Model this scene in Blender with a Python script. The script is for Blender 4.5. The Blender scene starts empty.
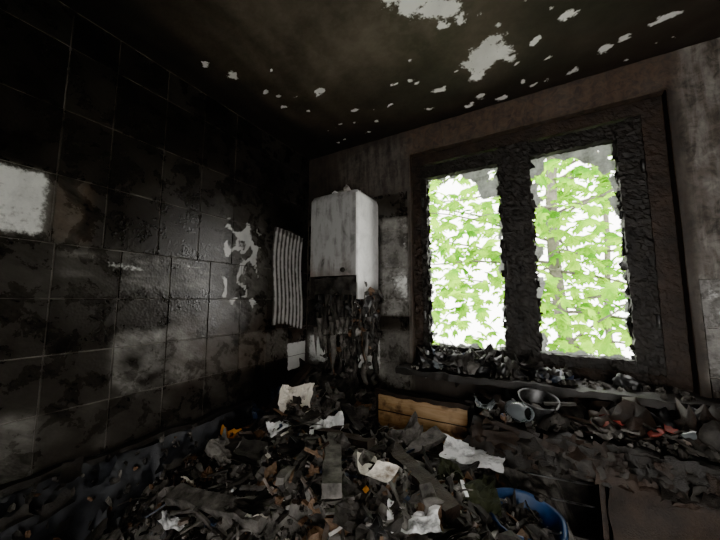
import bpy, math, random
import numpy as np
from mathutils import Vector, Matrix, Euler, noise as mn
random.seed(7)
R=random.random
def U(a,b): return a+(b-a)*random.random()
def sst(a,b,x):
    t=(x-a)/(b-a); t=0 if t<0 else (1 if t>1 else t); return t*t*(3-2*t)
def ns(x,y,z=0.0,s=1.0,o=3):
    v=Vector((x*s,y*s,z*s)); a=0;amp=1;tot=0
    for i in range(o):
        a+=amp*mn.noise(v);tot+=amp;amp*=.5;v=v*2.03
    return a/tot*1.6
# ------------------------------------------------------------ materials
def newmat(name):
    m=bpy.data.materials.new(name);m.use_nodes=True
    nt=m.node_tree;b=nt.nodes['Principled BSDF'];return m,nt,b
def NZ(nt,scale,detail=6,rough=.6,dist=0,stretch=None,rot=None):
    tc=nt.nodes.new('ShaderNodeTexCoord');n=nt.nodes.new('ShaderNodeTexNoise')
    n.inputs['Scale'].default_value=scale;n.inputs['Detail'].default_value=detail
    n.inputs['Roughness'].default_value=rough;n.inputs['Distortion'].default_value=dist
    src=tc.outputs['Object']
    if rot:
        m0=nt.nodes.new('ShaderNodeMapping');m0.inputs['Rotation'].default_value=rot;nt.links.new(src,m0.inputs['Vector']);src=m0.outputs[0]
    if stretch:
        mp=nt.nodes.new('ShaderNodeMapping');mp.inputs['Scale'].default_value=stretch
        nt.links.new(src,mp.inputs['Vector']);src=mp.outputs[0]
    nt.links.new(src,n.inputs['Vector'])
    return n.outputs['Fac']
def VO(nt,scale,feature='F1'):
    tc=nt.nodes.new('ShaderNodeTexCoord');n=nt.nodes.new('ShaderNodeTexVoronoi');n.feature=feature
    n.inputs['Scale'].default_value=scale;nt.links.new(tc.outputs['Object'],n.inputs['Vector']);return n.outputs['Distance']
def setin(nt,sock,v):
    if isinstance(v,bpy.types.NodeSocket): nt.links.new(v,sock)
    elif isinstance(v,tuple) and len(v)==3: sock.default_value=(*v,1)
    else: sock.default_value=v
def RAMP(nt,fac,stops):
    r=nt.nodes.new('ShaderNodeValToRGB');cr=r.color_ramp
    while len(cr.elements)<len(stops): cr.elements.new(.5)
    for e,(p,c) in zip(cr.elements,stops):
        e.position=p
        e.color=(*c,1) if isinstance(c,tuple) else (c,c,c,1)
    nt.links.new(fac,r.inputs['Fac']);return r.outputs['Color']
def MIX(nt,f,a,b):
    m=nt.nodes.new('ShaderNodeMix');m.data_type='RGBA'
    setin(nt,m.inputs[0],f);setin(nt,m.inputs[6],a);setin(nt,m.inputs[7],b);return m.outputs[2]
def MA(nt,op,a,b=0.0,c=0.0,clamp=False):
    m=nt.nodes.new('ShaderNodeMath');m.operation=op;m.use_clamp=clamp
    setin(nt,m.inputs[0],a);setin(nt,m.inputs[1],b);return m.outputs[0]
def SM(nt,v,a,b):
    m=nt.nodes.new('ShaderNodeMapRange');m.interpolation_type='SMOOTHSTEP'
    setin(nt,m.inputs[0],v);m.inputs[1].default_value=a;m.inputs[2].default_value=b;return m.outputs[0]
def BUMP(nt,b,h,strength=.4,dist=.01):
    n=nt.nodes.new('ShaderNodeBump');n.inputs['Strength'].default_value=strength;n.inputs['Distance'].default_value=dist
    nt.links.new(h,n.inputs['Height']);nt.links.new(n.outputs[0],b.inputs['Normal'])
def simple(name,c1,c2,scale=12,rough=.8,bump=.4,bs=40,bd=.006,metal=0,spec=.4,r0=.35,r1=.68):
    m,nt,b=newmat(name);f=NZ(nt,scale,7,.65)
    nt.links.new(RAMP(nt,f,[(r0,c1),(r1,c2)]),b.inputs['Base Color'])
    b.inputs['Roughness'].default_value=rough;b.inputs['Metallic'].default_value=metal
    b.inputs['Specular IOR Level'].default_value=spec
    BUMP(nt,b,NZ(nt,bs,6,.7),bump,bd);return m
def sooty(name,dark,dark2,grey,white,brown,rough=(.35,.75),bumps=.3,wscale=45,vor=0,wamp=1.1,spec=.5,edge=(.44,.58),gs=22,wipe=None,gbase=0.0,gd=8,gr=.72,gdist=1.0):
    """fire-stained surface: vertex masks r=bare/peeled (boiler side: painted window light), g=wiped/grey, b=scorched brown"""
    m,nt,b=newmat(name)
    at=nt.nodes.new('ShaderNodeAttribute');at.attribute_name='mask'
    sp=nt.nodes.new('ShaderNodeSeparateColor');nt.links.new(at.outputs['Color'],sp.inputs[0])
    r,g,bl=sp.outputs[0],sp.outputs[1],sp.outputs[2]
    n1=NZ(nt,5,8,.65);n2=NZ(nt,wscale,6,.7);n3=NZ(nt,gs,gd,gr if gd>5 else .5,gdist)
    st=NZ(nt,9,6,.6,.3,(3.2,3.2,.5)) if not wipe else NZ(nt,16,8,.7,.4,(3,.8,3.2),wipe)
    base=MIX(nt,SM(nt,n1,.35,.7),dark,dark2)
    base=MIX(nt,MA(nt,'MULTIPLY',bl,SM(nt,n3,.3,.65),clamp=True),base,brown)
    md=MA(nt,'ADD',MA(nt,'MULTIPLY',SM(nt,n3,.32,.7),.6),MA(nt,'MULTIPLY',SM(nt,st,.38,.64),(.35 if wipe else .6) if gd>5 else .15))
    gf=MA(nt,'MULTIPLY',g,MA(nt,'ADD',md,gbase),clamp=True)
    base=MIX(nt,gf,base,grey)
    wf=SM(nt,MA(nt,'ADD',r,MA(nt,'MULTIPLY',MA(nt,'SUBTRACT',n2,.5),wamp)),edge[0],edge[1])
    wc=MIX(nt,SM(nt,n3,.35,.75),white,tuple(x*.68 for x in white))
    base=MIX(nt,wf,base,wc)
    nt.links.new(base,b.inputs['Base Color'])
    rr=nt.nodes.new('ShaderNodeMapRange');nt.links.new(n3,rr.inputs[0]);rr.inputs[1].default_value=.3;rr.inputs[2].default_value=.7
    rr.inputs[3].default_value=rough[0];rr.inputs[4].default_value=rough[1];nt.links.new(rr.outputs[0],b.inputs['Roughness'])
    b.inputs['Specular IOR Level'].default_value=spec
    h=MA(nt,'ADD',MA(nt,'MULTIPLY',n2,.6),MA(nt,'MULTIPLY',wf,-.8))
    if vor: h=MA(nt,'ADD',h,MA(nt,'MULTIPLY',VO(nt,vor),.9))
    BUMP(nt,b,h,bumps,.004);return m
M={}
M['tile']=sooty('sooty_tile',(.0045,.0042,.0039),(.012,.0108,.0096),(.26,.25,.23),(.72,.72,.69),(.06,.040,.028),(.16,.42),.22,60,95,edge=(.36,.68),wamp=.9,wipe=(.6,0,0),gbase=.12,gs=9,gr=.66,gdist=.3)
M['grout']=simple('grout',(.02,.018,.016),(.18,.165,.15),9,.9,.3)
M['plaster']=sooty('burnt_plaster',(.012,.0108,.0095),(.038,.032,.027),(.27,.25,.225),(.55,.53,.5),(.075,.048,.034),(.7,.95),.6,35)
M['ceil']=sooty('smoked_ceiling',(.012,.0105,.0092),(.025,.0215,.0185),(.205,.17,.138),(.92,.90,.88),(.044,.032,.024),(.6,.9),.3,50,gs=2.2,gbase=.25,gd=4)
M['enamel']=sooty('boiler_enamel',(.02,.019,.018),(.05,.046,.042),(.30,.295,.285),(.84,.84,.82),(.2,.12,.08),(.25,.5),.1,10,wamp=.3,edge=(.30,.75),gs=9,gbase=.3)
M['bluewall']=simple('sooty_blue_paint',(.004,.0043,.005),(.030,.032,.038),9,.5,.6,25)
def charmat(name,c1,c2,vs=38,rough=.6):
    m,nt,b=newmat(name);f=NZ(nt,14,7,.65)
    nt.links.new(RAMP(nt,f,[(.35,c1),(.7,c2)]),b.inputs['Base Color'])
    b.inputs['Roughness'].default_value=rough
    h=MA(nt,'ADD',MA(nt,'MULTIPLY',SM(nt,VO(nt,vs,'DISTANCE_TO_EDGE'),0,.2),.25),NZ(nt,60,8,.8))
    BUMP(nt,b,h,.5,.005);return m
M['char']=charmat('charred_wood',(.004,.0036,.0032),(.018,.0142,.0115),110)
M['charb']=charmat('charred_brown_wood',(.008,.0055,.004),(.034,.0205,.0135),90,.7)
M['black']=simple('char_black',(.006,.0055,.005),(.048,.043,.038),25,.7,.6,50)
M['ash']=simple('ash_grey',(.10,.095,.088),(.38,.36,.335),18,.95,.6,60)
M['dash']=simple('dark_ash',(.03,.028,.026),(.17,.157,.143),18,.9,.6,60)
M['brown']=simple('scorched_brown',(.045,.027,.017),(.18,.115,.075),14,.85,.5,50)
M['cream']=simple('scorched_paper',(.12,.09,.06),(.76,.71,.62),14,.85,.3,30,r0=.30,r1=.48)
M['white']=simple('smudged_white',(.14,.14,.14),(.82,.82,.81),16,.7,.3,30,r0=.32,r1=.50)
M['pink']=simple('dusty_rubble',(.12,.095,.082),(.32,.265,.23),18,.95,.5,60)
M['blueg']=simple('blue_grey_plastic',(.012,.017,.026),(.05,.07,.12),10,.35,.3,30)
M['orange']=simple('orange_scrap',(.35,.13,.02),(.55,.25,.06),10,.6,.3,30)
M['red']=simple('red_scrap',(.10,.02,.015),(.30,.06,.05),10,.6,.3,30)
M['green']=simple('olive_cloth',(.010,.012,.007),(.04,.044,.024),20,.95,.6,90)
M['melt']=simple('melted_plastic',(.006,.006,.006),(.045,.045,.046),12,.3,.4,25)
m,nt,b=newmat('pine_board')
g=NZ(nt,6,6,.6,.6,(1.0,1.0,9.0));big=NZ(nt,7,4,.6)
col=RAMP(nt,g,[(.3,(.28,.16,.075)),(.7,(.50,.335,.185))])
col=MIX(nt,SM(nt,big,.45,.66),col,(.06,.035,.022))
nt.links.new(col,b.inputs['Base Color']);b.inputs['Roughness'].default_value=.6;BUMP(nt,b,g,.3,.003);M['pine']=m
M['bucket']=simple('blue_plastic',(.008,.018,.045),(.03,.075,.18),6,.45,.15,20)
M['steel']=simple('sooty_steel',(.02,.02,.02),(.16,.16,.16),12,.4,.2,40,metal=.6)
m,nt,b=newmat('smoked_glass_film')
f=NZ(nt,16,7,.7);b.inputs['Roughness'].default_value=.5
nt.links.new(RAMP(nt,f,[(.35,(.10,.095,.09)),(.6,(.55,.57,.55))]),b.inputs['Base Color'])
tr=nt.nodes.new('ShaderNodeBsdfTranslucent');tr.inputs[0].default_value=(.26,.27,.26,1)
mx=nt.nodes.new('ShaderNodeMixShader');mx.inputs[0].default_value=.22
nt.links.new(b.outputs[0],mx.inputs[1]);nt.links.new(tr.outputs[0],mx.inputs[2]);nt.links.new(mx.outputs[0],nt.nodes['Material Output'].inputs[0]);M['film']=m
m,nt,b=newmat('broken_glass');b.inputs['Base Color'].default_value=(.2,.22,.23,1);b.inputs['Roughness'].default_value=.15
b.inputs['Transmission Weight'].default_value=.5;b.inputs['IOR'].default_value=1.45;M['glass']=m
m,nt,b=newmat('leaf')
f=NZ(nt,3,3,.5);c=RAMP(nt,f,[(.35,(.065,.23,.006)),(.65,(.30,.54,.02))])
df=nt.nodes.new('ShaderNodeBsdfDiffuse');tr=nt.nodes.new('ShaderNodeBsdfTranslucent');mx=nt.nodes.new('ShaderNodeMixShader');mx.inputs[0].default_value=.5
nt.links.new(c,df.inputs[0]);nt.links.new(c,tr.inputs[0]);nt.links.new(df.outputs[0],mx.inputs[1]);nt.links.new(tr.outputs[0],mx.inputs[2]);nt.links.new(mx.outputs[0],nt.nodes['Material Output'].inputs[0]);M['leaf']=m
M['bark']=simple('bark',(.06,.055,.042),(.17,.155,.12),8,.9,.8,20,.02)
M['grass']=simple('dry_lawn',(.12,.14,.09),(.25,.27,.18),3,.9,.5,30)
# ------------------------------------------------------------ mesh builder
class MB:
    def __init__(s): s.v=[];s.f=[];s.m=[];s.c=[];s.mats=[];s.sm=[]
    def mi(s,k):
        if k not in s.mats: s.mats.append(k)
        return s.mats.index(k)
    def add(s,vs,fs,k,cols=None,smooth=False):
        o=len(s.v);s.v+= [tuple(v) for v in vs];i=s.mi(k)
        for f in fs: s.f.append(tuple(o+q for q in f));s.m.append(i);s.sm.append(smooth)
        s.c+= cols if cols else [(0,0,0)]*len(vs)
    def grid(s,fn,nu,nv,k,mask=None,smooth=True,keep=None):
        vs=[];cs=[]
        for i in range(nu+1):
            for j in range(nv+1):
                p=fn(i/nu,j/nv);vs.append(p);cs.append(mask(p) if mask else (0,0,0))
        fs=[]
        for i in range(nu):
            for j in range(nv):
                if keep and not keep((i+.5)/nu,(j+.5)/nv): continue
                a=i*(nv+1)+j;fs.append((a,a+nv+1,a+nv+2,a+1))
        s.add(vs,fs,k,cs,smooth)
    def box(s,c,d,k,rot=(0,0,0),seg=None,amp=0,fr=12,mask=None,smooth=False):
        """box subdivided and roughened by noise"""
        c=Vector(c);M3=Euler(rot).to_matrix()
        h=Vector(d)/2
        sg=seg if seg else (1,1,1)
        for ax in range(3):
            a1,a2=(ax+1)%3,(ax+2)%3
            for sgn in(-1,1):
                def fn(u,v,ax=ax,a1=a1,a2=a2,sgn=sgn):
                    l=[0,0,0];l[ax]=sgn*h[ax];l[a1]=(u*2-1)*h[a1]*sgn;l[a2]=(v*2-1)*h[a2]
                    p=M3@Vector(l)+c
                    if amp:
                        p=p+Vector((mn.noise(p*fr),mn.noise(p*fr+Vector((7,3,1))),mn.noise(p*fr+Vector((1,9,5)))))*amp
                    return p
                s.grid(fn,sg[a1],sg[a2],k,mask,smooth)
    def tube(s,pts,r,k,seg=8,mask=None,cap=True):
        pts=[Vector(p) for p in pts];n=len(pts)
        if not isinstance(r,(list,tuple)): r=[r]*n
        vs=[];up=Vector((0,0,1))
        for i,p in enumerate(pts):
            t=(pts[min(i+1,n-1)]-pts[max(i-1,0)]).normalized()
            a=t.cross(up if abs(t.z)<.9 else Vector((1,0,0))).normalized();b=t.cross(a)
            for q in range(seg):
                w=2*math.pi*q/seg;vs.append(p+(a*math.cos(w)+b*math.sin(w))*r[i])
        fs=[]
        for i in range(n-1):
            for q in range(seg):
                a=i*seg+q;b=i*seg+(q+1)%seg;fs.append((a,b,b+seg,a+seg))
        if cap: fs.append(tuple(range(seg-1,-1,-1)));fs.append(tuple((n-1)*seg+q for q in range(seg)))
        s.add(vs,fs,k,[mask(v) for v in vs] if mask else None,True)
    def lathe(s,c,prof,k,seg=24,rot=(0,0,0),mask=None,squash=(1,1,1),amp=0,fr=15):
        M3=Euler(rot).to_matrix();c=Vector(c);vs=[]
        for r,z in prof:
            for q in range(seg):
                w=2*math.pi*q/seg;p=M3@Vector((r*math.cos(w)*squash[0],r*math.sin(w)*squash[1],z*squash[2]))+c
                if amp: p=p+Vector((mn.noise(p*fr),mn.noise(p*fr+Vector((5,5,5))),mn.noise(p*fr+Vector((9,1,5)))))*amp
                vs.append(p)
        fs=[]
        for i in range(len(prof)-1):
            for q in range(seg):
                a=i*seg+q;b=i*seg+(q+1)%seg;fs.append((a,b,b+seg,a+seg))
        s.add(vs,fs,k,[mask(v) for v in vs] if mask else None,True)
    def chunk(s,c,r,k,sq=(1,1,1),rough=.5,nu=6,nv=4,smooth=False):
        vs=[];fs=[];o=Vector((U(0,99),U(0,99),U(0,99)))
        M3=Euler((U(0,6),U(0,6),U(0,6))).to_matrix()
        for j in range(nv+1):
            th=math.pi*j/nv
            for i in range(nu):
                ph=2*math.pi*i/nu;d=Vector((math.sin(th)*math.cos(ph),math.sin(th)*math.sin(ph),math.cos(th)))
                q=d*(1+rough*1.6*mn.noise(d*2.5+o));q=Vector((q.x*sq[0],q.y*sq[1],q.z*sq[2]))*r
                vs.append(M3@q+Vector(c))
        for j in range(nv):
            for i in range(nu):
                a=j*nu+i;b=j*nu+(i+1)%nu;fs.append((a,b,b+nu,a+nu))
        s.add(vs,fs,k,None,smooth)
    def sheet(s,c,w,h,k,rot,curl=.5,crump=.01,n=7,rag=.5,fr=9):
        M3=Euler(rot).to_matrix();c=Vector(c);o=Vector((U(0,99),U(0,99),0))
        def fn(u,v):
            x=(u-.5)*w;y=(v-.5)*h
            x*=1+rag*mn.noise(Vector((v*3,u*.5,1))+o);y*=1+rag*mn.noise(Vector((u*3,v*.5,5))+o)
            z=curl*(x*x)/max(w,.01)*2+crump*mn.noise(Vector((x*fr,y*fr,0))+o)+crump*.5*mn.noise(Vector((x*fr*3,y*fr*3,4))+o)
            if n>12: z+=crump*.35*abs(mn.noise(Vector((x*fr*6,y*fr*6,9))+o))
            return M3@Vector((x,y,z))+c
        s.grid(fn,n,n,k,smooth=(n<=12))
    def book(s,c,w,h,t,k,rot):
        """burnt book / stack of paper: several slightly shifted leaves"""
        M3=Euler(rot).to_matrix();c=Vector(c);n=max(3,int(t/.004))
        for i in range(n):
            kk=k if 0<i<n-1 else 'black'
            o=M3@Vector((U(-.004,.004),U(-.004,.004),(i-n/2)*.004))+c
            s.sheet(o,w*U(.93,1.02),h*U(.93,1.02),kk,(rot[0]+U(-.03,.03),rot[1]+U(-.05,.05),rot[2]+U(-.04,.04)),.25+U(-.1,.1),.008,6,.2)
    def obj(s,name,parent=None):
        me=bpy.data.meshes.new(name);me.from_pydata(s.v,[],s.f)
        for k in s.mats: me.materials.append(M[k])
        me.polygons.foreach_set('material_index',s.m);me.polygons.foreach_set('use_smooth',s.sm)
        a=me.color_attributes.new('mask','FLOAT_COLOR','POINT')
        arr=np.ones((len(s.v),4),dtype=np.float32);arr[:,:3]=np.array(s.c,dtype=np.float32) if s.c else 0
        a.data.foreach_set('color',arr.ravel());me.update()
        o=bpy.data.objects.new(name,me);bpy.context.collection.objects.link(o)
        if parent: o.parent=parent
        return o
def empty(name):
    o=bpy.data.objects.new(name,None);bpy.context.collection.objects.link(o);return o
def rect(a,b,a0,a1,b0,b1,s=.02):
    return sst(a0-s,a0+s,a)*sst(a1+s,a1-s,a)*sst(b0-s,b0+s,b)*sst(b1+s,b1-s,b)
def blob(a,b,ca,cb,ra,rb):
    d=math.sqrt(((a-ca)/ra)**2+((b-cb)/rb)**2);return max(0,1-d*.6) if d<1.66 else 0
# ------------------------------------------------------------ left wall
CH=2.55
def mask_left(p):
    y,z=p[1],p[2]
    n=ns(0,y,z,4,3);w=ns(3,y,z,11,3)
    r=0;g=.02+.05*max(0,n);b=.10
    wt=rect(y,z,-1.70,-1.475,1.625,1.860,.025)
    g+=.95*wt; r+=wt*(.68+.18*n)
    b+=.9*rect(y,z,-1.46,-1.35,1.62,1.86);g+=.24*rect(y,z,-1.46,-1.38,1.62,1.86)
    g+=.90*rect(y,z,-1.245,-.835,1.0,1.27,.02)*(.6+.9*w)
    g+=.28*rect(y,z,-.83,-.62,1.0,1.2,.02)
    g+=.13*rect(y,z,-1.25,-.5,.79,1.0,.02)*(.6+.8*w)
    g+=.16*rect(y,z,-1.45,-1.24,.79,1.0,.02)*(.8+w)
    g+=.36*rect(y,z,-1.9,-1.44,.79,1.02,.02)*(.9+w)
    g+=.09*rect(y,z,-1.75,-1.24,1.0,1.2,.02)
    b+=.9*rect(y,z,-.62,-.42,.99,1.2,.02);g+=.3*rect(y,z,-.62,-.42,.99,1.2,.02)
    g+=.62*rect(y,z,-1.42,-.75,1.44,1.61,.05)*sst(.0,.6,ns(1,y*.6,z*3,6,3)+.1)
    r+=.54*rect(y,z,-1.30,-.78,1.51,1.59,.03)*sst(-.1,.5,ns(5,y*.5,z*3,9,3))
    g+=.5*rect(y,z,-1.1,-.5,1.25,1.5,.06)*max(0,ns(8,y,z,9,3)+.25)
    g+=.16*blob(y,z,-1.35,1.45,.2,.15)
    q=abs(ns(2,y,z*.8,8,2))
    r+=.78*rect(y,z,-.76,-.48,1.36,1.87,.04)*sst(.17,.03,q)
    r+=.55*blob(y,z,-.66,1.74,.06,.04);r+=.5*blob(y,z,-.60,1.58,.03,.13)+.4*blob(y,z,-.53,1.66,.02,.1)
    g+=.7*blob(y,z,-.6,1.6,.2,.3)
    r+=.34*rect(y,z,-.78,-.50,1.25,1.9,.04)*sst(.25,.5,ns(9,y*4,z*.5,8,2))
    r+=.8*rect(y,z,-.21,-.02,.90,1.09,.01);g+=.6*rect(y,z,-.42,-.21,1.0,1.2,.02)
    r+=.33*rect(y,z,-.40,-.2,1.02,1.18,.02)
    b+=.5*rect(y,z,-1,0,1.0,1.3,.1)
    g+=.06*sst(1.9,2.3,z)*sst(-1.0,-.3,y)
    return (min(r,1),min(max(g,0),1),min(b,1))
def add_tile(mb,fn,a0,a1,z0,z1,mask,step=.0125,gap=.0017,th=.0035,k='tile'):
    a0+=gap;a1-=gap;z0+=gap;z1-=gap
    t1,t2,t3=U(-.003,.003),U(-.003,.003),U(0,.0012)
    na=max(2,int((a1-a0)/step));nz=max(2,int((z1-z0)/step))
    def f(u,v):
        i=round(u*(na+2));j=round(v*(nz+2))
        uu=min(max((i-1)/na,0),1);vv=min(max((j-1)/nz,0),1)
        ed=(i==0 or j==0 or i==na+2 or j==nz+2)
        e=.0016
        a=a0+e+(a1-a0-2*e)*uu;z=z0+e+(z1-z0-2*e)*vv;d=th+t3+t1*(uu-.5)+t2*(vv-.5)
        if ed:
            d=0
            if i==0:a=a0
            if i==na+2:a=a1
            if j==0:z=z0
            if j==nz+2:z=z1
        return fn(a,z,d)
    j=U(.75,1.2);g=U(-.03,.05)
    mb.grid(f,na+2,nz+2,k,lambda p:(mask(p)[0],max(0,mask(p)[1]*j+g),mask(p)[2]),False)
mb=MB()
mb.box((-.05,-1.3,CH/2),(.1,2.7,CH),'grout')
mb.box((.0015,-1.3,.40),(.003,2.6,.78),'bluewall')
fl=lambda a,z,d:Vector((d,a,z))
ys=[-.01,-.215,-.42,-.625,-.83,-1.035,-1.24,-1.445,-1.65,-1.855,-2.06,-2.265,-2.47]
for i in range(len(ys)-1):
    for z0 in(.79,.995,1.2,1.405):
        add_tile(mb,fl,ys[i+1],ys[i],z0,z0+.205,mask_left)
yu=[-.01,-.10,-.29,-.50,-.70,-.905,-1.10,-1.305,-1.46,-1.665,-1.865,-2.065,-2.265,-2.47]
for i in range(len(yu)-1):
    for z0,z1 in((1.61,1.87),(1.87,2.13),(2.13,2.39),(2.39,2.545)):
        add_tile(mb,fl,yu[i+1],yu[i],z0,z1,mask_left,step=.016)
mb.obj('wall_left')
# ------------------------------------------------------------ back wall with window opening
WX0,WX1,WZ0,WZ1=.86,2.12,1.0,2.38
def mask_back(p):
    x,z=p[0],p[2];n=ns(x,4,z,5,3);w=ns(x,9,z,13,3)
    r=0;g=.04+.09*max(0,n);b=.16
    g+=.95*rect(x,z,.655,.845,1.3,1.95,.01)*(.85+.3*w);r+=.42*rect(x,z,.66,.84,1.38,1.94,.02)*(.9+n)
    r+=.85*rect(x,z,.03,.64,.93,1.14,.02)*(.8+.6*n);g+=.6*rect(x,z,.0,.66,.9,1.15,.03)
    g+=.18*rect(x,z,.3,.85,2.15,2.5,.08);r+=.3*rect(x,z,.6,.86,1.1,1.38,.03)*max(0,w+.4)
    g+=.4*rect(x,z,.65,.86,.8,1.2,.03)
    b+=.8*rect(x,z,.84,2.16,2.36,2.56,.06);b+=.5*rect(x,z,1.3,2.2,.95,1.0,.1)
    g+=.58*sst(2.13,2.2,x)*(.8+.7*w);b+=.3*sst(2.12,2.2,x)
    g+=.7*rect(x,z,2.15,2.6,1.05,1.5,.01)*(.8+.5*w);r+=.5*rect(x,z,2.16,2.6,1.1,1.47,.02)*max(0,w+.5)
    return (min(r,1),min(max(g,0),1),min(b,1))
mb=MB()
W=2.75
for (x0,x1,z0,z1) in((-.1,WX0,0,CH),(WX1,W+.1,0,CH),(WX0,WX1,0,WZ0),(WX0,WX1,WZ1,CH)):
    nx=max(2,int((x1-x0)/.014));nz=max(2,int((z1-z0)/.014))
    mb.grid(lambda u,v:Vector((x0+(x1-x0)*u,.003*ns(x0+(x1-x0)*u,0,z0+(z1-z0)*v,7,2)-.003,z0+(z1-z0)*v)),nx,nz,'plaster',mask_back)
    mb.box(((x0+x1)/2,.20,(z0+z1)/2),(x1-x0,.38,z1-z0),'plaster',mask=lambda p:(0,.1,.7))
fb=lambda a,z,d:Vector((a,-.004-d,z))
for x0,x1 in((.01,.215),(.215,.42),(.42,.625),(.625,.845)):
    for z0 in(.79,.995,1.2,1.405): add_tile(mb,fb,x0,x1,z0,z0+.205,mask_back)
    for z0,z1 in((1.61,1.87),(1.87,2.13)): add_tile(mb,fb,x0,x1,z0,z1,mask_back)
for x0,x1 in((2.15,2.355),(2.355,2.56),(2.56,2.74)):
    for z0 in(.9,1.08,1.285): add_tile(mb,fb,x0,x1,z0,z0+(.18 if z0==.9 else .205),mask_back)
mb.obj('wall_back')
mb=MB();mb.box((W+.05,-1.3,CH/2),(.1,2.7,CH),'plaster',seg=(2,40,40),mask=lambda p:(0,.15+.2*max(0,ns(p.x,p.y,p.z,3)),.3));mb.obj('wall_right')
mb=MB()
for c,d in(((.75,-2.65,CH/2),(1.7,.1,CH)),((2.65,-2.65,CH/2),(.4,.1,CH)),((2.05,-2.65,2.3),(.9,.1,.5))):
    mb.box(c,d,'plaster',seg=(20,2,20),mask=lambda p:(0,.15,.3))
mb.obj('wall_front')
mb=MB();mb.box((1.33,-1.3,-.05),(2.9,2.8,.1),'black',seg=(30,30,1));mb.obj('floor')
# ceiling
peel=[(1.21,-.82,.09,.05,1),(1.15,-.90,.07,.06,1),(1.29,-.73,.05,.045,.95),(1.33,-.66,.03,.035,.8),(1.26,-.66,.025,.02,.8),(1.24,-.76,.05,.04,.95),(1.40,-.43,.07,.055,1),(1.37,-.36,.055,.05,1),(1.46,-.38,.05,.04,.95),(1.34,-.29,.04,.035,.9),(1.44,-.48,.055,.03,.9),(1.50,-.33,.03,.03,.8),(1.31,-.40,.035,.03,.85),
(1.713,-.458,.04,.018,.9),(.565,-.60,.035,.02,.9),(.25,-.926,.03,.022,.9),(.19,-1.03,.03,.012,.9),(.30,-.754,.03,.012,.9),(.34,-.70,.02,.014,.9),(1.15,-.286,.045,.018,.95),
(.858,-.306,.03,.014,.9),(.654,-.37,.03,.014,.9),(1.94,-.204,.022,.022,.9),(2.06,-.244,.045,.02,.95),(1.877,-.183,.025,.035,.9),(1.598,-.379,.025,.02,.9),(1.764,-.09,.03,.03,.9),
(1.43,-.05,.04,.02,.9),(1.33,-.12,.03,.025,.9),(1.27,-.07,.035,.02,.8),(1.05,-.16,.03,.015,.8),(1.55,-.13,.02,.02,.8),(.95,-.45,.02,.012,.9),(.72,-.20,.025,.012,.8),(.40,-.50,.02,.012,.8),
(1.66,-.25,.02,.015,.8),(.5,-.3,.02,.01,.8),(1.05,-.40,.02,.01,.8),(.45,-.85,.015,.01,.9),(.30,-.60,.03,.012,.8)]
rs=random.Random(3)
for i in range(26):
    x=rs.uniform(.3,2.2);y=rs.uniform(-.65,-.03)
    peel.append((x,y,rs.uniform(.008,.022),rs.uniform(.006,.014),rs.uniform(.6,.9)))
def mask_ceil(p):
    x,y=p[0],p[1];n=ns(x,y,0,3,3);r=0
    wx=x+.02*mn.noise(Vector((x*22,y*22,0)));wy=y+.02*mn.noise(Vector((x*22,y*22,7)))
    for (cx,cy,rx,ry,s) in peel:
        dx=(wx-cx)/rx;dy=(wy-cy)/ry
        if abs(dx)<1.7 and abs(dy)<1.7:
            r=max(r,s*(1-.5*math.sqrt(dx*dx+dy*dy)))
    big=math.exp(-((x-.85)**2/.40+(y+.95)**2/.22))
    g=.05+.72*big*(.85+.3*n)+.10*max(0,n)-.30*sst(.35,.0,x)-.12*sst(-.3,0,y)
    st=.5+.5*math.sin(x*46);g*=.92+.08*st
    g+=.5*blob(x,y,1.2,-.8,.22,.18)+.4*blob(x,y,1.4,-.4,.15,.15)
    b=.35+.3*max(0,-n)
    return (min(r,1),min(max(g,0),1),min(b,1))
mb=MB()
mb.grid(lambda u,v:Vector((-.1+2.95*u,-2.7+2.8*(1-v),CH+.0015*math.sin((-.1+2.95*u)*46))),280,270,'ceil',mask_ceil)
mb.box((1.375,-1.3,CH+.08),(2.95,2.8,.14),'plaster');mb.obj('ceiling')
# ------------------------------------------------------------ window
win=empty('window_1')
mb=MB();Y=.10
def bar(x0,x1,z0,z1,y=Y,d=.06,k='char',amp=.008):
    sg=(max(2,int((x1-x0)/.010)),3,max(2,int((z1-z0)/.010)))
    mb.box(((x0+x1)/2,y,(z0+z1)/2),(x1-x0,d,z1-z0),k,seg=sg,amp=amp,fr=60,smooth=False)
bar(.86,.915,1.0,2.38,d=.09,k='charb');bar(2.04,2.12,1.0,2.38,d=.09,k='charb',amp=.004);bar(.86,2.12,2.31,2.38,d=.09,k='charb',amp=.004);bar(.86,2.12,1.0,1.06,d=.09,k='charb')
bar(1.445,1.51,1.04,2.33,d=.08)
for a,b_ in((.91,1.445),(1.51,2.045)):
    y2=Y-.012
    bar(a,a+.045,1.05,2.31,y=y2,d=.05);bar(b_-.045,b_,1.05,2.31,y=y2,d=.05)
    bar(a,b_,2.215,2.30,y=y2,d=.05);bar(a,b_,1.055,1.115,y=y2,d=.05)
bar(1.94,2.01,1.08,2.28,y=Y-.02,d=.05)
for i in range(340):
    x=random.choice([.95,1.405,1.552,1.945])+U(-.010,.010);z=U(1.1,2.23)
    mb.sheet((x,Y-.02,z),U(.008,.034),U(.015,.06),'char',(1.57+U(-.4,.4),U(-.5,.5),U(-.6,.6)),U(-1,1),.015,4)
for z in(1.3,2.05):
    for x in(.93,2.03): mb.tube([(x,Y-.045,z-.03),(x,Y-.045,z+.03)],.007,'steel')
mb.tube([(1.425,Y-.04,1.62),(1.425,Y-.075,1.62),(1.425,Y-.08,1.52)],.007,'black')
o=mb.obj('frame',win)
mb=MB()
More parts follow.
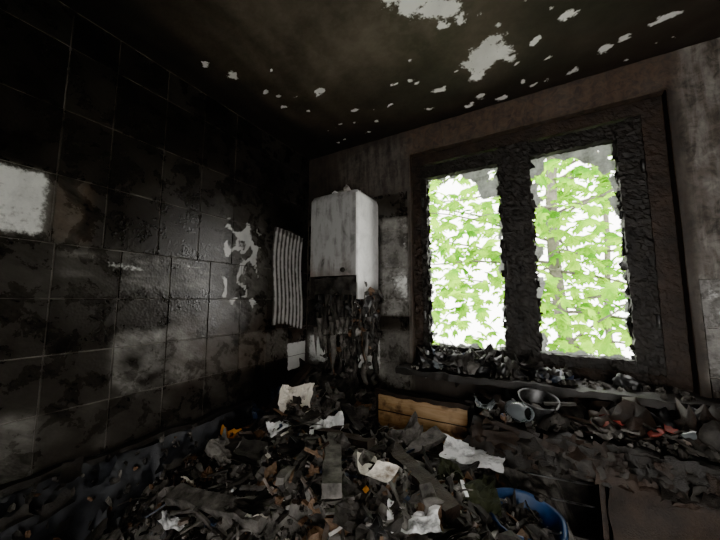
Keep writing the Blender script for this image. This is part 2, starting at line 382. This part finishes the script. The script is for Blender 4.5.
for (x0,x1,z0,z1,sd) in((.945,1.41,1.11,2.225,3),(1.55,1.945,1.11,2.225,11)):
    def keep(u,v,sd=sd,x0=x0,x1=x1):
        x=u*(x1-x0);z=v*(z1-z0)
        e=min(x,x1-x0-x,z*1.6);n=ns(x,sd,z,10,4);k=.018+.06*n
        top=(z1-z0)-z
        cr=(.14+.07*n)*sst(.26 if sd==3 else .20,.36,x)+(.05 if sd==11 and x<.08 else 0)
        kt=.04+.08*ns(x,sd+5,0,8,3)+cr
        hole=ns(x,sd,z,16,3)>.42
        return (e<k or top<kt) and not hole
    mb.grid(lambda u,v:Vector((x0+(x1-x0)*u,Y+.01+.012*ns(u,sd,v,7),z0+(z1-z0)*v)),110,200,'film',keep=keep)
mb.obj('broken_pane_remains',win)
mb=MB();mb.box((1.49,-.03,.985),(1.36,.26,.035),'char',seg=(90,16,3),amp=.014,fr=18,smooth=True);mb.obj('sill',win)
# ------------------------------------------------------------ gas boiler
boi=empty('gas_boiler')
def mask_boi(p):
    x,y,z=p;n=ns(x,y,z,7,3);w=ns(x*2,y*2,z*.5,9,3)
    if x>.62: return (.85-.55*sst(1.58,1.42,z)-.15*abs(w),.9,.0)  # right side whiter than the front: window light painted into the mask
    g=1.0+.2*n-.6*sst(.33,.27,x)*(.5+w)-.5*sst(1.62,1.55,z)
    r=.10+.10*rect(x,z,.34,.60,1.66,2.06,.10)*(.6+.9*n)
    return (min(max(r,0),1),min(max(g,0),1),.5*sst(1.75,1.6,z))
mb=MB()
def casing(x0,x1,yf,yb,z0,z1,k,rr=.02):
    prof=[(x0,yb)]
    for i in range(6):
        a=math.pi/2*i/5;prof.append((x0+rr-rr*math.cos(a),yf+rr-rr*math.sin(a)))
    m_=12
    for i in range(1,m_): prof.append((x0+rr+(x1-x0-2*rr)*i/m_,yf-.006*math.sin(math.pi*i/m_)))
    for i in range(6):
        a=math.pi/2*i/5;prof.append((x1-rr+rr*math.sin(a),yf+rr-rr*math.cos(a)))
    for i in range(1,7): prof.append((x1,yf+rr+(yb-yf-rr)*i/6))
    N=40;n=len(prof)-1;cx,cy=(x0+x1)/2,(yb)
    def fn(u,v):
        px,py=prof[min(n,int(round(u*n)))];z=z0+(z1-z0)*v
        t=sst(z1-.035,z1,z)*.06
        return Vector((px+(cx-px)*t,py+(cy-py)*t,z))
    mb.grid(fn,n,N,k,mask_boi)
    mb.add([Vector((px+(cx-px)*.06,py+(cy-py)*.06,z1)) for px,py in prof],[tuple(range(len(prof)))],k,[(.2,.6,.2)]*len(prof))
    mb.add([Vector((px,py,z0)) for px,py in prof],[tuple(range(len(prof)-1,-1,-1))],'black')
casing(.26,.63,-.30,-.012,1.55,2.09,'enamel')
mb.box((.625,-.155,1.48),(.01,.28,.15),'enamel',seg=(1,10,8),amp=.003,mask=mask_boi)
mb.box((.265,-.155,1.48),(.01,.28,.15),'black',seg=(1,8,8),amp=.006)
mb.box((.445,-.145,1.49),(.35,.22,.12),'black',seg=(20,10,10),amp=.02,fr=25,smooth=True)
mb.lathe((.45,-.15,2.09),[(.075,0),(.075,.02),(.065,.03),(.06,.045),(0,.047)],'ash',20)
mb.chunk((.5,-.2,2.11),.04,'ash',(1.4,1,.6));mb.chunk((.42,-.22,2.10),.03,'white',(1.8,1,.6));mb.chunk((.56,-.18,2.10),.02,'white',(1.8,1,.6))
for i in range(9): mb.box((.31+.033*i,-.20,1.415),(.01,.12,.035),'steel' if i%3==0 else 'black')
mb.lathe((.53,-.305,1.585),[(.0,.012),(.014,.012),(.016,0)],'black',14,rot=(math.pi/2,0,0))
mb.obj('casing',boi)
mb=MB()
def wob(x,y,z0,z1,a=.01,n=9,s=0): return [(x+a*mn.noise(Vector((i*.7,s,x*9))),y+a*mn.noise(Vector((i*.7,s+5,1))),z0+(z1-z0)*i/(n-1)) for i in range(n)]
for i,(x,y,z0,r) in enumerate([(.31,-.10,.86,.014),(.35,-.16,.86,.012),(.40,-.12,.86,.018),(.45,-.10,.86,.022),(.50,-.14,.86,.016),(.54,-.17,.86,.012),(.57,-.09,.86,.018),(.62,-.06,.86,.014)]):
    mb.tube(wob(x,y,z0,1.47,.04,18,i),[r*U(.7,1.6) for _ in range(18)],'black' if i%3 else 'dash')
for i in range(80):
    x=U(.27,.66);y=U(-.22,-.04)
    mb.tube([(x+.07*mn.noise(Vector((k*.6,i,0))),y+.03*mn.noise(Vector((k*.6,i,4))),1.45-k*U(.04,.06)) for k in range(random.choice([6,8,10]))],U(.002,.007),random.choice(['black','dash','black','brown']),5)
for i in range(170):
    x=U(.27,.65);y=U(-.25,-.04);z=U(1.15,1.46);l=U(.03,.18)*(1.3 if x<.5 else 1)
    mb.tube([(x,y,z),(x+U(-.01,.01),y,z-l*.5),(x+U(-.015,.015),y,z-l)],[U(.010,.026),U(.006,.018),.001],random.choice(['black','black','dash']),6)
for i in range(260): mb.chunk((U(.27,.65),U(-.2,-.05),U(1.08,1.46)),U(.01,.034),random.choice(['black','black','melt','dash','brown']),(1,1,U(.8,2)))
for i in range(30): mb.chunk((U(.27,.64),U(-.2,-.05),U(.9,1.1)),U(.008,.02),random.choice(['black','dash']),(1,1,U(1,2)))
for i in range(10): mb.sheet((U(.28,.62),U(-.24,-.12),U(1.15,1.42)),U(.02,.05),U(.03,.09),random.choice(['ash','white','dash']),(1.5,U(-.4,.4),U(-.6,.6)),.8,.02,6,.4)
mb.tube([(.30,-.10,1.25),(.42,-.11,1.24),(.62,-.09,1.255)],.013,'black',10)
for x in(.33,.45,.56): mb.lathe((x,-.10,1.25),[(0,-.03),(.022,-.028),(.024,0),(.022,.028),(0,.03)],'dash',12)
mb.obj('burnt_pipes',boi)
# ------------------------------------------------------------ hanging pleated panel on left wall
m,nt,b=newmat('pleated_panel_plastic')
at=nt.nodes.new('ShaderNodeAttribute');at.attribute_name='mask';sp=nt.nodes.new('ShaderNodeSeparateColor');nt.links.new(at.outputs['Color'],sp.inputs[0])
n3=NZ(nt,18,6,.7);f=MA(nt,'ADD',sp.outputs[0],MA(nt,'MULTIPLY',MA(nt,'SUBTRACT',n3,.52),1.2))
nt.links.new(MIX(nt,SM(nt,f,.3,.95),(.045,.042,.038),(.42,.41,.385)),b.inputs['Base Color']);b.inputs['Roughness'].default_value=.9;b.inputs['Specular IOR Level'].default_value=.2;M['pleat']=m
mb=MB();nr=8
def pl(u,v):
    y=-.43+.29*u+.045*(v-.5)+.006*math.sin(v*7);z=1.21+.70*v-.03*u+.015*math.sin(u*5)*(1-v)
    x=.045+.014*abs(math.sin(u*nr*math.pi))**.6+.010*math.sin(v*5+1)+.03*(1-v)
    return Vector((x,y,z))
def grid_uv(mb,fn,nu,nv,k,col,keep=None):
    vs=[];cs=[]
    for i in range(nu+1):
        for j in range(nv+1): vs.append(fn(i/nu,j/nv));cs.append(col(i/nu,j/nv))
    fs=[(i*(nv+1)+j,(i+1)*(nv+1)+j,(i+1)*(nv+1)+j+1,i*(nv+1)+j+1) for i in range(nu) for j in range(nv) if not keep or keep((i+.5)/nu,(j+.5)/nv)]
    mb.add(vs,fs,k,cs,True)
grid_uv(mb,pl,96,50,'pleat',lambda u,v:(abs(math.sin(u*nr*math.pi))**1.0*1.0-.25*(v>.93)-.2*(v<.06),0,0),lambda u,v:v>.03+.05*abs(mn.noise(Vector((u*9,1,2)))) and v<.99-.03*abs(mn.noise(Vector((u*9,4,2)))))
mb.tube([(.03,-.38,1.88),(.03,-.25,1.90),(.03,-.14,1.88)],.008,'dash')
mb.box((.022,-.26,1.87),(.034,.2,.02),'black')
mb.obj('warped_pleated_panel')
# ------------------------------------------------------------ base cabinets
def H(x,y):
    h=.63+.26*math.exp(-((x-.22)**2+(y+.12)**2)/.10)+.14*math.exp(-((x-.90)**2+(y+.78)**2)/.12)+.12*math.exp(-((x-.4)**2+(y+.55)**2)/.05)
    h+=.06*math.exp(-((x-.55)**2+(y+1.0)**2)/.06)
    h-=.15*sst(.95,1.5,-y)
    h+=.06*ns(x,y,0,6,3)+.04*ns(x,y,5,18,2)
    e=sst(1.85,1.50,x)*sst(-1.75,-1.40,y)
    return max(.01,h*e)
def pick(ws):
    t=R()*sum(w for _,w in ws)
    for k,w in ws:
        t-=w
        if t<=0: return k
    return ws[0][0]
WT=[('black',38),('dash',36),('ash',12),('brown',10),('pink',6),('white',.9),('cream',1.3),('blueg',3),('charb',5),('steel',1),('orange',.25)]
WS=[('black',48),('dash',32),('ash',5),('brown',5),('pink',3),('white',.4),('cream',.6),('blueg',3),('charb',8)]
cab=empty('base_cabinet')
mb=MB()
CX0,CX1,CY,CZ=1.27,2.72,-.36,.84
mb.box(((CX0+CX1)/2,(CY)/2-.015,CZ),(CX1-CX0,-CY-.01,.032),'char',seg=(110,24,3),amp=.024,fr=14,smooth=True)
mb.box(((CX0+CX1)/2,-.035,CZ/2),(CX1-CX0-.02,.02,CZ-.04),'black')
for x in(CX0+.01,1.72,2.2,CX1-.01): mb.box((x,CY/2,CZ/2),(.018,-CY-.04,CZ-.03),'charb',seg=(1,8,16),amp=.004)
for x0,x1 in((1.73,2.19),(2.21,2.70)):
    mb.box(((x0+x1)/2,CY+.012,.42),(x1-x0-.006,.018,.78),'charb',seg=(40,1,60),amp=.014,fr=9,smooth=True)
mb.box((1.495,CY+.012,.775),(.44,.02,.07),'char',seg=(20,1,4),amp=.01)
mb.box((1.495,CY+.012,.30),(.44,.02,.42),'char',seg=(20,1,20),amp=.012,smooth=True)
for z in(.60,.68): mb.tube([(1.29,CY+.06,z),(1.5,CY+.05,z-.01),(1.70,CY+.06,z)],.004,'steel')
for i in range(190):
    x=U(1.28,2.6);mb.sheet((x,CY-.012,CZ-U(0,.09)),U(.03,.13),U(.02,.09),pick([('char',4),('black',3),('charb',4)]),(1.2+U(-.4,.4),U(-.3,.3),U(-.3,.3)),U(-.4,.4),.03,6,.5)
mb.obj('carcass',cab)
mb=MB()
dx0,dx1,dz0,dz1,dy=.70,1.21,.60,.865,-.16
mb.box(((dx0+dx1)/2,dy,(dz0+dz1)/2-.01),(dx1-dx0,.018,dz1-dz0-.04),'pine',seg=(20,1,10),amp=.003)
mb.box(((dx0+dx1)/2,dy-.006,dz1-.012),(dx1-dx0+.03,.04,.024),'charb',seg=(30,2,2),amp=.010,fr=18)
mb.box(((dx0+dx1)/2,dy-.010,.75),(dx1-dx0,.006,.005),'charb',seg=(20,1,1),amp=.003)
mb.box((dx1+.015,dy+.07,.72),(.045,.13,.32),'char',seg=(3,8,16),amp=.01,smooth=True)
mb.box((dx0-.01,dy+.06,.73),(.02,.12,.27),'charb',seg=(1,8,12),amp=.005)
mb.box(((dx0+dx1)/2,-.04,.72),(dx1-dx0,.014,.25),'charb')
mb.box(((dx0+dx1)/2,dy+.06,.59),(dx1-dx0,.12,.014),'charb')
mb.obj('wooden_drawer')
mb=MB()
th=math.atan2(.16,.5)
mb.box((.120,-1.2,.535),(.03,1.5,.52),'bluewall',rot=(0,-th,0),seg=(2,110,40),amp=.026,fr=11,smooth=True)
mb.box((.042,-1.2,.795),(.035,1.55,.022),'char',seg=(2,90,2),amp=.016,fr=10,smooth=True)
for i in range(320):
    y=U(-1.9,-.5);t=R();mb.chunk((.07+.15*t,y,.79-.40*t),U(.004,.014),random.choice(['black','black','dash','brown','char']),(1.4,1,.5))
for i in range(40):
    y=U(-1.8,-.5);t=R();mb.sheet((.09+.15*t,y,.78-.36*t),U(.04,.12),U(.03,.09),random.choice(['black','char','bluewall','char']),(0,-1.0+U(-.3,.3),U(-.5,.5)),.4,.03,6)
mb.obj('fallen_worktop_board')
# ------------------------------------------------------------ debris pile
mb=MB()
mb.grid(lambda u,v:Vector((.03+1.82*u,-1.8+1.77*v,H(.03+1.82*u,-1.8+1.77*v))),150,150,'dash')
def pos():
    while True:
        x=U(.05,1.62);y=U(-1.5,-.05)
        if y>-.22 and x>.66: continue
        if x>1.24 and y>-.42: continue
        return x,y
for i in range(6200):
    x,y=pos();mb.chunk((x,y,H(x,y)+U(-.004,.014)),U(.003,.015),pick(WT),(1,U(.5,1),U(.4,1)),.7)
for i in range(240):
    x,y=pos();mb.chunk((x,y,H(x,y)+U(-.004,.02)),U(.02,.055),pick([('black',6),('dash',4),('brown',1.5),('melt',1)]),(1,U(.4,1),U(.4,.8)),.9,9,6)
for i in range(900):
    x,y=pos();L=U(.03,.16)
    mb.box((x,y,H(x,y)+U(.0,.03)),(L,U(.004,.018),U(.003,.012)),pick(WT),rot=(U(-.5,.5),U(-.45,.45),U(0,3.1)),seg=(4,1,1),amp=.006,fr=20)
for i in range(220):
    x,y=pos();s=U(.02,.05)
    mb.sheet((x,y,H(x,y)+U(.004,.02)),s,s*U(.4,1.2),pick(WS),(U(-.5,.5),U(-.5,.5),U(0,6)),U(-.6,.6),U(.004,.015),5,.3)
for i in range(90):
    x,y=pos();a=U(0,6.28);L=U(.08,.25);z=H(x,y)+.02
    mb.tube([(x+math.cos(a)*L*(t-.5)+.01*U(-1,1),y+math.sin(a)*L*(t-.5)+.01*U(-1,1),z+.03*math.sin(t*3.1)*U(.3,1)) for t in(0,.2,.4,.6,.8,1)],U(.0015,.004),pick([('black',5),('dash',3),('steel',1)]),6)
for (x,y,k) in [(.50,-.62,'ash'),(.62,-.80,'dash'),(.82,-.62,'cream'),(.30,-.75,'pink'),(1.10,-.62,'dash'),(.48,-.93,'ash'),(1.25,-.85,'dash'),(.38,-1.10,'pink'),(.7,-1.05,'ash')]:
    mb.book((x,y,H(x,y)+.025),U(.12,.17),U(.09,.12),U(.02,.04),k,(U(-.3,.3),U(-.3,.3),U(0,3)))
for (x,y,w,h,k,rot) in [(.97,-.50,.24,.10,'dash',(.3,-.35,.8)),(.75,-.40,.2,.12,'black',(-.3,.2,1.8)),(1.20,-.55,.2,.14,'black',(.25,.2,.3)),(.24,-.26,.16,.16,'black',(.9,.2,.6)),(.45,-.22,.22,.18,'black',(1.0,.1,.3)),(.33,-.92,.16,.12,'dash',(.1,.35,.2)),(1.05,-.95,.2,.14,'black',(.1,.1,.4)),(.15,-.42,.20,.18,'blueg',(.7,.3,1.3)),(.18,-.58,.2,.16,'blueg',(.3,.6,1.0)),(.60,-.30,.2,.14,'dash',(.6,.1,.5))]:
    mb.sheet((x,y,H(x,y)+.04),w,h,k,rot,.4,.05,14,.3)
mb.obj('debris_pile')
def plank(x,y,L,w,t,k,rz,ry=0,rx=0,dz=.03,nm='burnt_plank'):
    q=MB();q.box((x,y,H(x,y)+dz),(L,w,t),k,rot=(rx,ry,rz),seg=(int(L/.015),3,2),amp=.007,fr=22,smooth=False);q.obj(nm)
plank(.86,-.87,.42,.06,.04,'dash',2.16,.08,0,.045)
plank(1.02,-.47,.34,.07,.025,'dash',.9,-.25,.3,.07)
plank(.60,-.60,.28,.03,.02,'charb',.3,-.1,0,.04)
plank(.74,-.93,.28,.03,.02,'dash',1.9,.12,0,.03)
plank(.27,-.45,.32,.055,.025,'charb',1.2,-.7,.2,.10)
plank(.42,-.80,.40,.06,.04,'black',.5,.1,.2,.045)
plank(1.12,-.70,.38,.06,.04,'charb',-.6,.1,.1,.045)
plank(.55,-1.12,.42,.06,.04,'dash',.15,-.05,.2,.045)
plank(.62,-.36,.38,.055,.03,'black',2.5,-.2,.1,.06)
plank(.78,-.68,.34,.05,.03,'charb',2.9,.15,.1,.05)
# ------------------------------------------------------------ papers etc
def paper(nm,x,y,w,h,k,rot,curl,cr,dz,n=24,rag=.2):
    q=MB();q.sheet((x,y,H(x,y)+dz),w,h,k,rot,curl,cr,n,rag);return q.obj(nm)
paper('curled_paper',1.02,-.86,.20,.085,'cream',(.40,.30,2.45),.6,.006,.06,24,.08)
paper('white_plastic_sheet',1.265,-.38,.25,.14,'white',(.25,.02,.05),.1,.02,.09)
paper('crumpled_newspaper',.62,-.58,.16,.12,'white',(.3,-.1,.6),.2,.05,.045)
paper('crumpled_newspaper.001',.34,-.50,.18,.15,'cream',(.9,.2,.9),.3,.06,.055)
paper('crumpled_newspaper.002',1.18,-.90,.16,.08,'white',(.1,.1,.4),.2,.04,.03)
paper('crumpled_newspaper.003',.43,-.72,.10,.08,'white',(.4,.1,1.2),.3,.05,.035)
paper('crumpled_newspaper.004',.30,-1.05,.09,.07,'cream',(.2,.3,1.9),.3,.05,.03)
paper('crumpled_newspaper.005',.42,-1.16,.12,.07,'white',(.2,.1,.6),.3,.05,.03)
paper('crumpled_newspaper.006',.72,-1.08,.10,.07,'cream',(.2,.1,2.0),.3,.04,.03)
paper('orange_packaging_scrap',.20,-.83,.11,.07,'orange',(.5,.5,1.9),.8,.03,.07)
paper('olive_rag',1.28,-.62,.20,.18,'green',(.1,.1,.3),.2,.07,.04,20)
q=MB()
bx,by=1.45,-.585
q.lathe((bx,by,.45),[(0,0),(.090,0),(.093,.01),(.112,.215),(.120,.22),(.122,.232),(.114,.236),(.108,.225),(.087,.02),(0,.02)],'bucket',32,squash=(1,.95,1),amp=.012,rot=(.1,.08,0))
q.tube([(bx+.118*math.cos(a),by+.05*math.sin(a)-.06,.68-.05*math.sin(a)) for a in [math.pi*i/12 for i in range(13)]],.003,'steel')
q.chunk((bx,by,.56),.085,'black',(1,1,.6))
for i in range(40): q.chunk((bx+U(-.06,.06),by+U(-.06,.06),.61+U(0,.03)),U(.006,.02),pick(WT))
q.obj('blue_bucket')
# ------------------------------------------------------------ sill & worktop clutter
q=MB()
for i in range(24):
    x=U(.95,1.65);q.sheet((x,U(-.12,.02),1.02+U(0,.05)),U(.04,.13),U(.04,.10),pick([('glass',3),('blueg',2),('black',5),('dash',2)]),(U(-.7,.7),U(-.7,.7),U(0,6)),U(-.6,.6),.04,9)
for i in range(220): q.chunk((U(.9,2.08),U(-.13,.04),1.005+U(0,.012)),U(.003,.014),pick([('black',5),('dash',4),('ash',1)]),(1.3,1,.6))
q.sheet((1.06,-.03,1.06),.16,.14,'blueg',(.6,.2,.4),.6,.06,12);q.sheet((1.22,-.06,1.05),.24,.12,'black',(.3,-.2,.3),.4,.06,12)
for i in range(30):
    x=U(.96,1.35);q.tube([(x,-.03,1.01),(x+U(-.04,.04),-.05,1.06),(x+U(-.09,.09),-.07,1.08+U(0,.09))],[.009,.007,.002],'black',6)
for i in range(44):
    x=U(.95,1.45) if i<30 else U(1.45,2.05);q.chunk((x,U(-.1,.0),1.025),U(.02,.065 if x<1.45 else .03),pick([('melt',5),('black',3)]),(1.4,1,.7),.6,12,8,True)
q.obj('burnt_sill_debris')
q=MB()
for i in range(800): q.chunk((U(1.3,2.6),U(-.33,-.05),CZ+.018+U(0,.03)),U(.003,.02),pick(WS),(1.2,1,.6))
for i in range(70): q.sheet((U(1.3,2.5),U(-.32,-.06),CZ+.035+U(0,.04)),U(.04,.13),U(.03,.09),pick([('black',8),('dash',3),('blueg',.6),('glass',1),('charb',4)]),(U(-.5,.5),U(-.5,.5),U(0,6)),U(-.5,.5),.04,8,.3)
for i in range(70):
    q.box((U(1.3,2.5),U(-.3,-.06),CZ+.03+U(0,.04)),(U(.05,.2),U(.006,.02),.008),pick([('black',5),('dash',3),('charb',3)]),rot=(U(-.3,.3),U(-.3,.3),U(-.8,.8)),seg=(5,1,1),amp=.008,fr=25)
for i in range(75):
    x=U(1.32,2.55);q.chunk((x,U(-.28,-.07),CZ+.035+(.03 if x>1.8 else 0)),U(.03,.07 if x>1.65 else .045),pick([('melt',3),('black',6),('charb',5)]),(1.4,1,.8),.6,12,8,True)
for i in range(6): q.sheet((U(1.7,1.95),U(-.3,-.2),CZ+.07),U(.04,.07),U(.03,.05),'red',(U(-.4,.4),U(-.4,.4),U(0,6)),.5,.03,8,.3)
q.obj('worktop_debris')
q=MB()
q.lathe((1.52,-.22,CZ+.05),[(0,0),(.065,0),(.075,.01),(.078,.07),(.084,.075),(.08,.08),(.073,.07),(.07,.015),(0,.012)],'steel',28,amp=.006,rot=(.25,.15,0));
q.box((1.61,-.23,CZ+.11),(.12,.018,.012),'black',rot=(0,-.1,.2));q.obj('saucepan')
q=MB()
q.lathe((1.42,-.27,CZ+.065),[(0,0),(.035,0),(.04,.006),(.04,.075),(.028,.09),(.028,.105),(.024,.105),(.024,.09),(.036,.073),(.035,.008),(0,.008)],'glass',22,rot=(1.4,0,.8));q.obj('glass_jar')
q=MB();q.lathe((1.74,-.29,CZ+.06),[(0,0),(.025,0),(.038,.012),(.04,.015),(.025,.006),(0,.005)],'dash',26,rot=(.3,.25,0));q.obj('ceramic_saucer')
# ------------------------------------------------------------ outdoors
tr=empty('chestnut_tree')
q=MB();tx,ty=2.02,4.3
q.tube([(tx+.1*math.sin(i*.6),ty+.05*math.cos(i),-3+.7*i) for i in range(14)],[.14-.006*i for i in range(14)],'bark',14)
q.tube([(tx+.9+.06*math.sin(i*.9),ty+1.6,-3+.7*i) for i in range(14)],[.08-.004*i for i in range(14)],'bark',12)
br=[]
for i in range(30):
    z=U(.3,5);a=U(0,6.28);L=U(1.2,3.0);o=Vector((tx,ty,z));d=Vector((math.cos(a),math.sin(a)*.8,U(-.1,.5)))
    pts=[o+d*L*t+Vector((.12*ns(i,t*3,1),.12*ns(i,t*3,5),-.25*t*t+.12*ns(i,t*3,8))) for t in[k/8 for k in range(9)]]
    q.tube(pts,[.028*(1-t*.1) for t in range(9)],'bark',7);br.append(pts)
q.obj('trunk',tr)
q=MB()
def leaflet(q,o,d,n,L):
    s=d.cross(n).normalized();w=L*.2
    vs=[o,o+d*L*.35+s*w*.8-n*L*.03,o+d*L*.65+s*w-n*L*.06,o+d*L-n*L*.15,o+d*L*.65-s*w-n*L*.06,o+d*L*.35-s*w*.8-n*L*.03,o+d*L*.55+n*L*.02]
    q.add(vs,[(0,1,6),(1,2,6),(2,3,6),(3,4,6),(4,5,6),(5,0,6)],'leaf')
def palm(q,c,sz):
    n=Vector((U(-.6,.6),U(-.9,.2),U(.3,1))).normalized();a=Vector((U(-1,1),U(-1,1),U(-.6,.2)));a=(a-n*a.dot(n)).normalized();b=n.cross(a)
    k=random.choice((5,6,7))
    for i in range(k):
        w=(i-(k-1)/2)*.62;leaflet(q,c,(a*math.cos(w)+b*math.sin(w)-n*.25).normalized(),n,sz*(1-.09*abs(i-(k-1)/2))*U(.85,1.1))
for pts in br:
    for j in range(24):
        p=random.choice(pts[2:]);c=p+Vector((U(-.4,.4),U(-.4,.4),U(-.35,.3)))
        if c.y>1.0: palm(q,c,U(.12,.24))
for i in range(380):
    c=Vector((random.gauss(.1,.75),random.gauss(3.2,.6),random.gauss(2.0,1.1)))
    if c.y>1.4: palm(q,c,U(.12,.22))
for i in range(150):
    c=Vector((random.gauss(2.0,.5),random.gauss(3.0,.4),random.gauss(3.0,.5)))
    palm(q,c,U(.12,.22))
for i in range(50):
    c=Vector((random.gauss(1.9,.3),random.gauss(3.2,.3),random.gauss(1.4,.5)))
    palm(q,c,U(.12,.20))
for i in range(300):
    c=Vector((U(-2.5,6),U(5,8),U(-2,5.5)));palm(q,c,U(.2,.4))
q.obj('foliage',tr)
q=MB();q.box((1,14,-3.1),(40,26,.08),'grass',seg=(30,30,1),amp=.05,fr=.5);q.obj('lawn')
# ------------------------------------------------------------ light
w=bpy.data.worlds.new('world');bpy.context.scene.world=w;w.use_nodes=True
bg=w.node_tree.nodes['Background'];bg.inputs[0].default_value=(1.0,.975,.935,1);bg.inputs[1].default_value=18
L=bpy.data.lights.new('window_portal','AREA');L.shape='RECTANGLE';L.size=1.26;L.size_y=1.38;L.cycles.is_portal=True
lo=bpy.data.objects.new('window_portal',L);lo.location=(1.49,.42,1.69);lo.rotation_euler=(math.radians(-90),0,0);bpy.context.collection.objects.link(lo)
S=bpy.data.lights.new('sun','SUN');S.energy=18;S.angle=.05;so=bpy.data.objects.new('sun',S);so.rotation_euler=(math.radians(35),math.radians(20),0);bpy.context.collection.objects.link(so)
# ------------------------------------------------------------ camera
fpx=295;cam=bpy.data.objects.new('camera',bpy.data.cameras.new('camera'));bpy.context.collection.objects.link(cam)
cam.data.sensor_width=36;cam.data.lens=fpx/720*36;cam.data.clip_start=.02
cam.location=(1.52,-1.82,1.40);cam.rotation_euler=(math.radians(95.8),0,math.radians(29.8))
bpy.context.scene.camera=cam
vs=bpy.context.scene.view_settings
vs.view_transform='AgX';vs.look='AgX - Punchy';vs.exposure=0
